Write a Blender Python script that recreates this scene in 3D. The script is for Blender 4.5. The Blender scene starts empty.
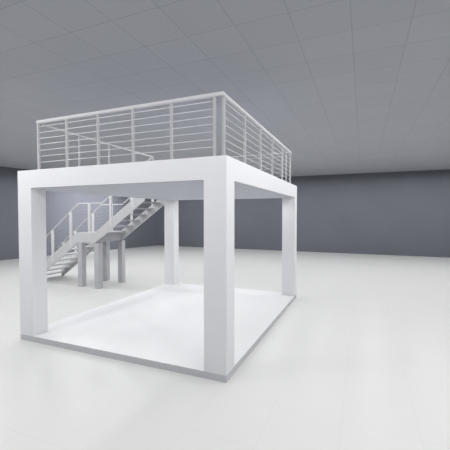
import bpy, bmesh, math
from mathutils import Vector, Matrix

scene = bpy.context.scene
C = scene.collection
scene.view_settings.view_transform = 'Standard'
scene.view_settings.look = 'None'
scene.view_settings.exposure = 0.0
scene.view_settings.gamma = 1.0

# ------------------------------------------------------------------ materials
def lin(c):
    return tuple(((v / 255) / 12.92 if v / 255 <= 0.04045 else (((v / 255) + 0.055) / 1.055) ** 2.4) for v in c) + (1.0,)

def base_mat(name, rgb, rough=0.6, metal=0.0, spec=0.3, noise=0.02, scale=6.0):
    m = bpy.data.materials.new(name)
    m.use_nodes = True
    nt = m.node_tree
    b = nt.nodes['Principled BSDF']
    b.inputs['Roughness'].default_value = rough
    b.inputs['Metallic'].default_value = metal
    b.inputs['Specular IOR Level'].default_value = spec
    tc = nt.nodes.new('ShaderNodeTexCoord')
    n = nt.nodes.new('ShaderNodeTexNoise')
    n.inputs['Scale'].default_value = scale
    n.inputs['Detail'].default_value = 3.0
    nt.links.new(tc.outputs['Object'], n.inputs['Vector'])
    r = nt.nodes.new('ShaderNodeValToRGB')
    c = rgb[:3]
    r.color_ramp.elements[0].position = 0.3
    r.color_ramp.elements[1].position = 0.7
    r.color_ramp.elements[0].color = tuple(v * (1 - noise) for v in c) + (1,)
    r.color_ramp.elements[1].color = tuple(min(1, v * (1 + noise)) for v in c) + (1,)
    nt.links.new(n.outputs['Fac'], r.inputs['Fac'])
    nt.links.new(r.outputs['Color'], b.inputs['Base Color'])
    return m

def grid_mat(name, rgb, seam, size, origin, width, rough, spec, mix=1.0, tilevar=0.02, stagger=0.0):
    """square tiles with thin seams, measured in metres on the surface"""
    m = bpy.data.materials.new(name)
    m.use_nodes = True
    nt = m.node_tree
    b = nt.nodes['Principled BSDF']
    b.inputs['Roughness'].default_value = rough
    b.inputs['Specular IOR Level'].default_value = spec
    tc = nt.nodes.new('ShaderNodeTexCoord')
    mp = nt.nodes.new('ShaderNodeMapping')
    mp.inputs['Location'].default_value = (-origin[0], -origin[1], 0)
    nt.links.new(tc.outputs['Object'], mp.inputs['Vector'])
    br = nt.nodes.new('ShaderNodeTexBrick')
    br.offset = stagger
    br.offset_frequency = 2
    br.squash = 1.0
    br.inputs['Scale'].default_value = 1.0
    br.inputs['Mortar Size'].default_value = width
    br.inputs['Mortar Smooth'].default_value = 0.3
    br.inputs['Bias'].default_value = 0.0
    br.inputs['Brick Width'].default_value = size[0]
    br.inputs['Row Height'].default_value = size[1]
    br.inputs['Color1'].default_value = tuple(v * (1 - tilevar) for v in rgb[:3]) + (1,)
    br.inputs['Color2'].default_value = tuple(v * (1 + tilevar) for v in rgb[:3]) + (1,)
    br.inputs['Mortar'].default_value = seam
    nt.links.new(mp.outputs['Vector'], br.inputs['Vector'])
    nt.links.new(br.outputs['Color'], b.inputs['Base Color'])
    return m

M_FLOOR = grid_mat('floor_tiles', (0.80, 0.798, 0.775, 1), (0.77, 0.77, 0.757, 1), (0.745, 0.715), (1.455, 0.408), 0.006, 0.34, 0.15, tilevar=0.006)
M_CEIL = grid_mat('ceiling_tiles', (0.40, 0.413, 0.45, 1), (0.33, 0.341, 0.374, 1), (0.683, 0.68), (0.80, -0.695), 0.008, 0.9, 0.1, tilevar=0.02)
M_WALL = base_mat('wall_paint', (0.148, 0.156, 0.182, 1), 0.8, spec=0.1, scale=0.6, noise=0.04)
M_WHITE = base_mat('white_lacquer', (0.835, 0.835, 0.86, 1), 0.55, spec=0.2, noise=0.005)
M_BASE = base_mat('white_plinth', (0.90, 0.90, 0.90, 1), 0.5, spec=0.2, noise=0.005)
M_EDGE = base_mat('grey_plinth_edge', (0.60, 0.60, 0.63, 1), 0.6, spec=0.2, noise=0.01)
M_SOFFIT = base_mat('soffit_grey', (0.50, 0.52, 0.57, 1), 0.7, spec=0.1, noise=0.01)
M_RAIL = base_mat('rail_light_grey', (0.74, 0.74, 0.755, 1), 0.4, spec=0.4, noise=0.01)
M_POST = base_mat('post_grey', (0.46, 0.46, 0.48, 1), 0.65, spec=0.1, noise=0.01)
M_DRAIL = base_mat('deck_rail_grey', (0.62, 0.62, 0.635, 1), 0.65, spec=0.1, noise=0.01)
M_DCABLE = base_mat('deck_cable_steel', (0.74, 0.74, 0.755, 1), 0.4, spec=0.3, noise=0.01)
M_CABLE = base_mat('cable_steel', (0.72, 0.72, 0.74, 1), 0.35, spec=0.5, noise=0.01)
M_STAIR = base_mat('stair_paint', (0.62, 0.62, 0.635, 1), 0.55, spec=0.2, noise=0.01)
M_TREAD_SHADED = base_mat('tread_shaded', (0.44, 0.44, 0.46, 1), 0.6, spec=0.2, noise=0.01)  # upper flight: underside shade put into the tread colour; landing shares it
M_TREAD_LIT = base_mat('tread_lit', (0.68, 0.68, 0.69, 1), 0.6, spec=0.2, noise=0.01)  # lower flight: same treads, lighter copy for their lit tops
M_SLEG = base_mat('stair_leg_paint', (0.53, 0.53, 0.56, 1), 0.6, spec=0.2, noise=0.01)

# ------------------------------------------------------------------ mesh helpers
def add_box(bm, x0, x1, y0, y1, z0, z1):
    if x0 > x1: x0, x1 = x1, x0
    if y0 > y1: y0, y1 = y1, y0
    v = [bm.verts.new(p) for p in ((x0, y0, z0), (x1, y0, z0), (x1, y1, z0), (x0, y1, z0),
                                   (x0, y0, z1), (x1, y0, z1), (x1, y1, z1), (x0, y1, z1))]
    for f in ((3, 2, 1, 0), (4, 5, 6, 7), (0, 1, 5, 4), (1, 2, 6, 5), (2, 3, 7, 6), (3, 0, 4, 7)):
        bm.faces.new([v[i] for i in f])
    return v

def add_prism_y(bm, pts, y0, y1):
    """extrude an X-Z outline from y0 to y1"""
    a = [bm.verts.new((x, y0, z)) for x, z in pts]
    b = [bm.verts.new((x, y1, z)) for x, z in pts]
    bm.faces.new(a)
    bm.faces.new(list(reversed(b)))
    n = len(pts)
    for i in range(n):
        j = (i + 1) % n
        bm.faces.new([a[j], a[i], b[i], b[j]])

def add_tube(bm, pts, r, seg=8):
    """round tube through a list of points, mitred at the bends"""
    pts = [Vector(p) for p in pts]
    rings = []
    for i, p in enumerate(pts):
        d0 = (pts[i] - pts[i - 1]).normalized() if i > 0 else None
        d1 = (pts[i + 1] - pts[i]).normalized() if i < len(pts) - 1 else None
        if d0 is None: t, k = d1, 1.0
        elif d1 is None: t, k = d0, 1.0
        else:
            t = (d0 + d1).normalized()
            k = 1.0 / max(0.35, t.dot(d0))
        up = Vector((0, 0, 1)) if abs(t.z) < 0.95 else Vector((0, 1, 0))
        a = t.cross(up).normalized()
        b = a.cross(t).normalized()
        rings.append([bm.verts.new(p + r * (math.cos(2 * math.pi * s / seg) * a + k * math.sin(2 * math.pi * s / seg) * b)) for s in range(seg)])
    for i in range(len(rings) - 1):
        for s in range(seg):
            q = (s + 1) % seg
            bm.faces.new([rings[i][s], rings[i][q], rings[i + 1][q], rings[i + 1][s]])
    bm.faces.new(list(reversed(rings[0])))
    bm.faces.new(rings[-1])

def obj(name, bm, mat, parent=None, bevel=0.0, smooth=False):
    bmesh.ops.recalc_face_normals(bm, faces=bm.faces)
    if bevel:
        bmesh.ops.bevel(bm, geom=list(bm.edges), offset=bevel, segments=2, affect='EDGES', clamp_overlap=True)
    me = bpy.data.meshes.new(name)
    bm.to_mesh(me)
    bm.free()
    me.materials.append(mat)
    if smooth:
        for p in me.polygons: p.use_smooth = len(p.vertices) == 4
    o = bpy.data.objects.new(name, me)
    C.objects.link(o)
    if parent is not None:
        o.parent = parent
        o.matrix_parent_inverse = Matrix.Translation(-Vector(parent.location))
    return o

def box_obj(name, dims, mat, parent=None, bevel=0.0):
    bm = bmesh.new()
    add_box(bm, *dims)
    return obj(name, bm, mat, parent, bevel)

def thing(name, label, cat, loc=(0, 0, 0), group=None):
    o = bpy.data.objects.new(name, None)
    o.empty_display_size = 0.2
    C.objects.link(o)
    o.location = loc
    o['label'] = label
    o['category'] = cat
    if group: o['group'] = group
    return o

def struct(o):
    o['kind'] = 'structure'
    return o

# ------------------------------------------------------------------ the hall
CZ = 4.62
XR, YF = 14.0, -9.0            # how far the hall runs to the right and behind the camera
corner = Vector((-12.37, 16.5))
lw_dir = Vector((-14.84, 6.66)) - corner
lw_end = corner + lw_dir * ((YF - corner.y) / lw_dir.y)

def slab(name, outline, z0, z1, mat):
    bm = bmesh.new()
    a = [bm.verts.new((x, y, z0)) for x, y in outline]
    b = [bm.verts.new((x, y, z1)) for x, y in outline]
    bm.faces.new(a); bm.faces.new(list(reversed(b)))
    n = len(outline)
    for i in range(n):
        j = (i + 1) % n
        bm.faces.new([a[j], a[i], b[i], b[j]])
    return struct(obj(name, bm, mat))

nl = Vector((lw_dir.y, -lw_dir.x)).normalized()          # outward normal of the left wall
if nl.x > 0: nl = -nl
T = 0.2
out_c = Vector((corner.x + nl.x * T, corner.y + T))
out_e = lw_end + nl * T
foot = [(out_e.x, YF), (XR, YF), (XR, corner.y + T), (out_c.x, corner.y + T)]
slab('floor', foot, -0.15, 0.0, M_FLOOR)
slab('ceiling', foot, CZ, CZ + 0.15, M_CEIL)
slab('wall_back', [(out_c.x, corner.y), (XR, corner.y), (XR, corner.y + T), (out_c.x, corner.y + T)], 0, CZ, M_WALL)
slab('wall_front', [(out_e.x, YF - T), (XR, YF - T), (XR, YF), (out_e.x, YF)], 0, CZ, M_WALL)
slab('wall_left', [(lw_end.x, YF), (corner.x, corner.y), (out_c.x, corner.y), (out_e.x, YF)], 0, CZ, M_WALL)

# ------------------------------------------------------------------ mezzanine platform
W, D, H, TH = 3.99, 4.94, 3.0, 0.31
CU, CV, LIP = 0.330, 0.288, 0.10
plat = thing('mezzanine_platform', 'white box-frame mezzanine platform on four square columns over a low white base', 'platform', (-W / 2, D / 2, 0))
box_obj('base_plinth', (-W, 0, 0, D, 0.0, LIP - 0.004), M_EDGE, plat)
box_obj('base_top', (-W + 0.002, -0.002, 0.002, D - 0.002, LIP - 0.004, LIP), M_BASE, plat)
for x0, x1 in ((-CU, 0), (-W, -W + CU)):
    for y0, y1 in ((0, CV), (D - CV, D)):
        box_obj('column', (x0, x1, y0, y1, LIP, H - TH + 0.004), M_WHITE, plat)
box_obj('deck', (-W, 0, 0, D, H - TH + 0.004, H), M_WHITE, plat)
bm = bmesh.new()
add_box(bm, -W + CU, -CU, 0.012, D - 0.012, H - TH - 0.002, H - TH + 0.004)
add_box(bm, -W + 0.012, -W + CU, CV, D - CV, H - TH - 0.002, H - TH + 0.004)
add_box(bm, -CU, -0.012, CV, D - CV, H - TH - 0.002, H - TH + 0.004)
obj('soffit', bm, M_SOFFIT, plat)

# ------------------------------------------------------------------ guard railings on the deck
U0, UL, V0, VB = 0.145, 3.71, 0.20, 4.79
RZ0, RZ1 = 3.850, 3.900
CABLES = [3.165 + 0.1045 * i for i in range(7)]

def post(parent, x, y, z0=H, z1=RZ0, s=0.018):
    bm = bmesh.new()
    add_box(bm, x - s, x + s, y - s, y + s, z0, z1)
    add_box(bm, x - s * 1.9, x + s * 1.9, y - s * 1.9, y + s * 1.9, z0, z0 + 0.008)
    return obj('post', bm, M_POST, parent)

front_x = [-0.262, -0.952, -1.640, -2.333, -3.022, -3.705]
side_y = [0.22, 1.125, 2.003, 2.887, 3.817]
rf = thing('guard_railing', 'long steel cable railing on the front edge of the white deck', 'railing', (-1.93, V0, H), 'railings around the deck')
box_obj('top_rail', (-UL - 0.025, -U0 + 0.03, V0 - 0.025, V0 + 0.025, RZ0, RZ1), M_DRAIL, rf, 0.006)
for x in front_x: post(rf, x, V0)
for z in CABLES:
    bm = bmesh.new(); add_tube(bm, [(-UL, V0, z), (-0.262, V0, z)], 0.0052, 6)
    obj('cable', bm, M_DCABLE, rf, smooth=True)

rr = thing('guard_railing', 'steel cable railing receding along the right edge of the white deck', 'railing', (-U0, 2.5, H), 'railings around the deck')
box_obj('top_rail', (-U0 - 0.025, -U0 + 0.025, V0 + 0.031, VB + 0.03, RZ0, RZ1), M_DRAIL, rr, 0.006)
for y in [V0 + 0.052] + side_y[1:] + [VB - 0.052]: post(rr, -U0, y)
for z in CABLES:
    bm = bmesh.new(); add_tube(bm, [(-U0, V0 + 0.052, z), (-U0, VB - 0.052, z)], 0.0045, 6)
    obj('cable', bm, M_DCABLE, rr, smooth=True)

rb = thing('guard_railing', 'steel cable railing on the back edge of the deck, farthest from the viewer', 'railing', (-1.93, VB, H), 'railings around the deck')
box_obj('top_rail', (-UL - 0.02, -U0 - 0.031, VB - 0.02, VB + 0.02, RZ0 + 0.012, RZ1 - 0.01), M_POST, rb, 0.005)
for x in front_x: post(rb, x, VB, s=0.015)
for z in CABLES:
    bm = bmesh.new(); add_tube(bm, [(-3.705, VB, z), (-0.262, VB, z)], 0.003, 6)
    obj('cable', bm, M_DCABLE, rb, smooth=True)

rl = thing('guard_railing', 'slim single-rail railing on the left edge of the deck leading back to the stair head', 'railing', (-UL, 2.0, H), 'railings around the deck')
bm = bmesh.new(); add_tube(bm, [(-UL, V0 + 0.09, 3.852), (-UL, 3.60, 3.822)], 0.017, 8)
obj('top_rail', bm, M_DRAIL, rl, smooth=True)
for y in (1.116, 1.975, 2.85):
    post(rl, -UL, y, z1=3.835, s=0.014)

# ------------------------------------------------------------------ staircase behind the platform
VN, VF = 3.66, 4.87            # near and far faces of the stair
UA, UB = 5.65, 6.50            # landing extent
ZL = 1.70
S2, S1 = 0.69, 0.68
st = thing('staircase', 'light grey open-tread staircase with a mid landing on four legs behind the platform', 'staircase', (-6.1, (VN + VF) / 2, 0))
u_top = W + 0.004
ut = 5.65 + 0.11 / S2
outline = [(u_top, 1.81 + S2 * (5.65 - u_top)), (ut, ZL), (UB, ZL), (8.55, ZL - S1 * 2.05), (8.55, 0.0),
           (8.50, 0.0), (UB, ZL - 0.315), (ut, ZL - 0.315), (u_top, 1.50 + S2 * (5.65 - u_top))]
for y0, y1 in ((VN, VN + 0.05), (VF - 0.05, VF)):
    bm = bmesh.new()
    add_prism_y(bm, [(-u, z) for u, z in outline], y0, y1)
    obj('stringer', bm, M_STAIR, st)
bm = bmesh.new()
add_box(bm, -UB, -UA + 0.03, VN + 0.051, VF - 0.051, ZL - 0.05, ZL - 0.005)
add_box(bm, -UB, -UB + 0.05, VN + 0.051, VF - 0.051, ZL - 0.30, ZL - 0.06)
add_box(bm, -UA - 0.17, -UA - 0.12, VN + 0.051, VF - 0.051, ZL - 0.30, ZL - 0.06)
obj('landing', bm, M_TREAD_SHADED, st)
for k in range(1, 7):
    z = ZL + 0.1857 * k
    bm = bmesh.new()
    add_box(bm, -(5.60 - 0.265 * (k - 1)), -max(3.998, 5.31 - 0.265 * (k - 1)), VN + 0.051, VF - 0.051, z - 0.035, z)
    obj('tread', bm, M_TREAD_SHADED, st, 0.004)
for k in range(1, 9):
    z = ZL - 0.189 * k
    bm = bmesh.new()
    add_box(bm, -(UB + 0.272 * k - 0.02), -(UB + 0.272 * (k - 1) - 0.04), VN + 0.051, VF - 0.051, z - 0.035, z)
    obj('tread', bm, M_TREAD_LIT, st, 0.004)
for u0, u1 in ((5.67, 5.845), (6.335, 6.51)):
    for v0, v1 in ((VN, VN + 0.17), (VF - 0.17, VF)):
        box_obj('leg', (-u1, -u0, v0, v1, 0.0, ZL - 0.315), M_SLEG, st, 0.004)

def line_z(u):                 # top edge of the stringers
    if u > UB: return ZL - S1 * (u - UB)
    if u < ut: return 1.81 + S2 * (5.65 - u)
    return ZL

KA, KB = 5.53, 6.47            # where the near handrail bends at the landing
def rail_z(u):                 # path of the handrails
    if u > KB: return 2.58 - 0.735 * (u - KB)
    if u < KA: return 2.58 + 0.695 * (KA - u)
    return 2.58

for y, posts, nm in ((VN + 0.025, [8.40, 7.60, 6.80, 6.035, 5.205, 4.40], 'near'), (VF - 0.025, [8.45, 7.87, 7.04, 6.21, 5.38, 4.55], 'far')):
    if nm == 'far': KA, KB = 5.76, 6.65
    bm = bmesh.new()
    add_tube(bm, [(-8.75, y, rail_z(8.75)), (-KB, y, 2.58), (-KA, y, 2.58), (-4.02, y, rail_z(4.02))], 0.019, 8)
    hr = obj('handrail', bm, M_DRAIL, st, smooth=True)
    for u in posts:
        bm = bmesh.new()
        zt = rail_z(u) - 0.012
        add_box(bm, -u - 0.030, -u + 0.030, y - 0.030, y + 0.030, line_z(u) - (0.04 if ut < u < UB else 0.22), zt)
        p = obj('post', bm, M_RAIL, hr)
    for i in range(8):
        d = 0.78 - 0.1 * i
        bm = bmesh.new()
        add_tube(bm, [(-posts[0], y, rail_z(posts[0]) - d), (-KB, y, 2.58 - d), (-KA, y, 2.58 - d), (-4.1, y, rail_z(4.1) - d)], 0.0014, 5)
        obj('cable', bm, M_DRAIL, hr, smooth=True)
# short returns that carry the stair handrails onto the deck, and the closing post at the stair head
for par, y, path in ((rl, VN + 0.025, [(3.985, 0, 3.654), (3.80, 0, 3.782), (3.755, 0, 3.815), (3.71, -0.02, 3.824), (3.71, -0.09, 3.824)]),
                     (rb, VF - 0.025, [(3.985, 0, 3.814), (3.93, 0, 3.85), (3.76, 0, 3.862), (3.735, -0.02, 3.864), (3.735, -0.05, 3.866)])):
    bm = bmesh.new()
    add_tube(bm, [(-u, y + dy, z) for u, dy, z in path], 0.019, 8)
    obj('return_rail', bm, M_DRAIL, par, smooth=True)
bm = bmesh.new()
add_box(bm, -UL - 0.017, -UL + 0.017, 3.665, 3.70, H, 3.806)
obj('post', bm, M_POST, rl)

# ------------------------------------------------------------------ camera (fitted to the picture)
cam = bpy.data.cameras.new('camera')
co = bpy.data.objects.new('camera', cam)
C.objects.link(co)
scene.camera = co
pit, yaw = 0.0291, 0.3967
fw = Vector((-math.sin(yaw) * math.cos(pit), math.cos(yaw) * math.cos(pit), -math.sin(pit)))
co.location = (1.6441, -3.9739, 2.2174)
co.rotation_euler = fw.to_track_quat('-Z', 'Y').to_euler()
cam.sensor_width = 36.0
cam.sensor_fit = 'HORIZONTAL'
cam.lens = 329.7033 / 450 * 36.0
cam.clip_start = 0.05
cam.clip_end = 200

# ------------------------------------------------------------------ light
def spot(name, loc, power, angle=170, blend=0.6, aim=None, color=(1, 1, 1), size=0.0):
    l = bpy.data.lights.new(name, 'SPOT')
    l.energy = power
    l.spot_size = math.radians(angle)
    l.spot_blend = blend
    l.shadow_soft_size = size
    l.color = color
    o = bpy.data.objects.new(name, l)
    C.objects.link(o)
    o.location = loc
    if aim is not None:
        o.rotation_euler = (Vector(aim) - Vector(loc)).to_track_quat('-Z', 'Y').to_euler()
    return o

# rows of added, unseen fill spots just under the ceiling, dimmed zone by zone (left to right, front to back)
ZONES = {0: (62, 55, 62, 46), 1: (96, 2, 27, 40), 2: (80, 46, 37, 48), 3: (30, 10, 3, 56)}
STEP = 2.1
for i in range(13):
    for j in range(-1, 9):
        x, y = 12.6 - STEP * i, -2.9 + STEP * j
        if x < -12.0 or y > 14.2: continue
        cx = min(3, max(0, int((x + 12.6) // 6.3)))
        cy = 0 if y < -1.5 else 1 if y < 3 else 2 if y < 8 else 3
        k = ZONES[cx][cy]
        if cx == 1 and cy == 0: k *= 1.85 if x < -3.7 else 0.45
        if j == -1: k = 38 if x < -3.7 else 26 if x < 1 else 8
        if y > 13: k *= 0.5
        spot('ceiling_fill_spot', (x, y, CZ - 0.03), k, 178, 0.15)
# unseen fill spots added under the deck, along its left and back edges
for x, y in [(-3.4, v) for v in (2.2, 3.2, 4.2)] + [(u, 4.2) for u in (-0.7, -1.6, -2.5)]:
    spot('deck_fill_spot', (x, y, H - TH - 0.012), 8.0)
spot('wall_fill_spot', (-9.3, 10.3, 4.3), 1450, 76, 1.0, aim=(-13.5, 11.0, 2.6))  # added spot without a fixture, brightens the left wall behind the stair

wd = bpy.data.worlds.new('hall_surround')
scene.world = wd
wd.use_nodes = True
bgn = wd.node_tree.nodes['Background']
bgn.inputs['Color'].default_value = (0.95, 0.97, 1.0, 1)
bgn.inputs['Strength'].default_value = 0.02
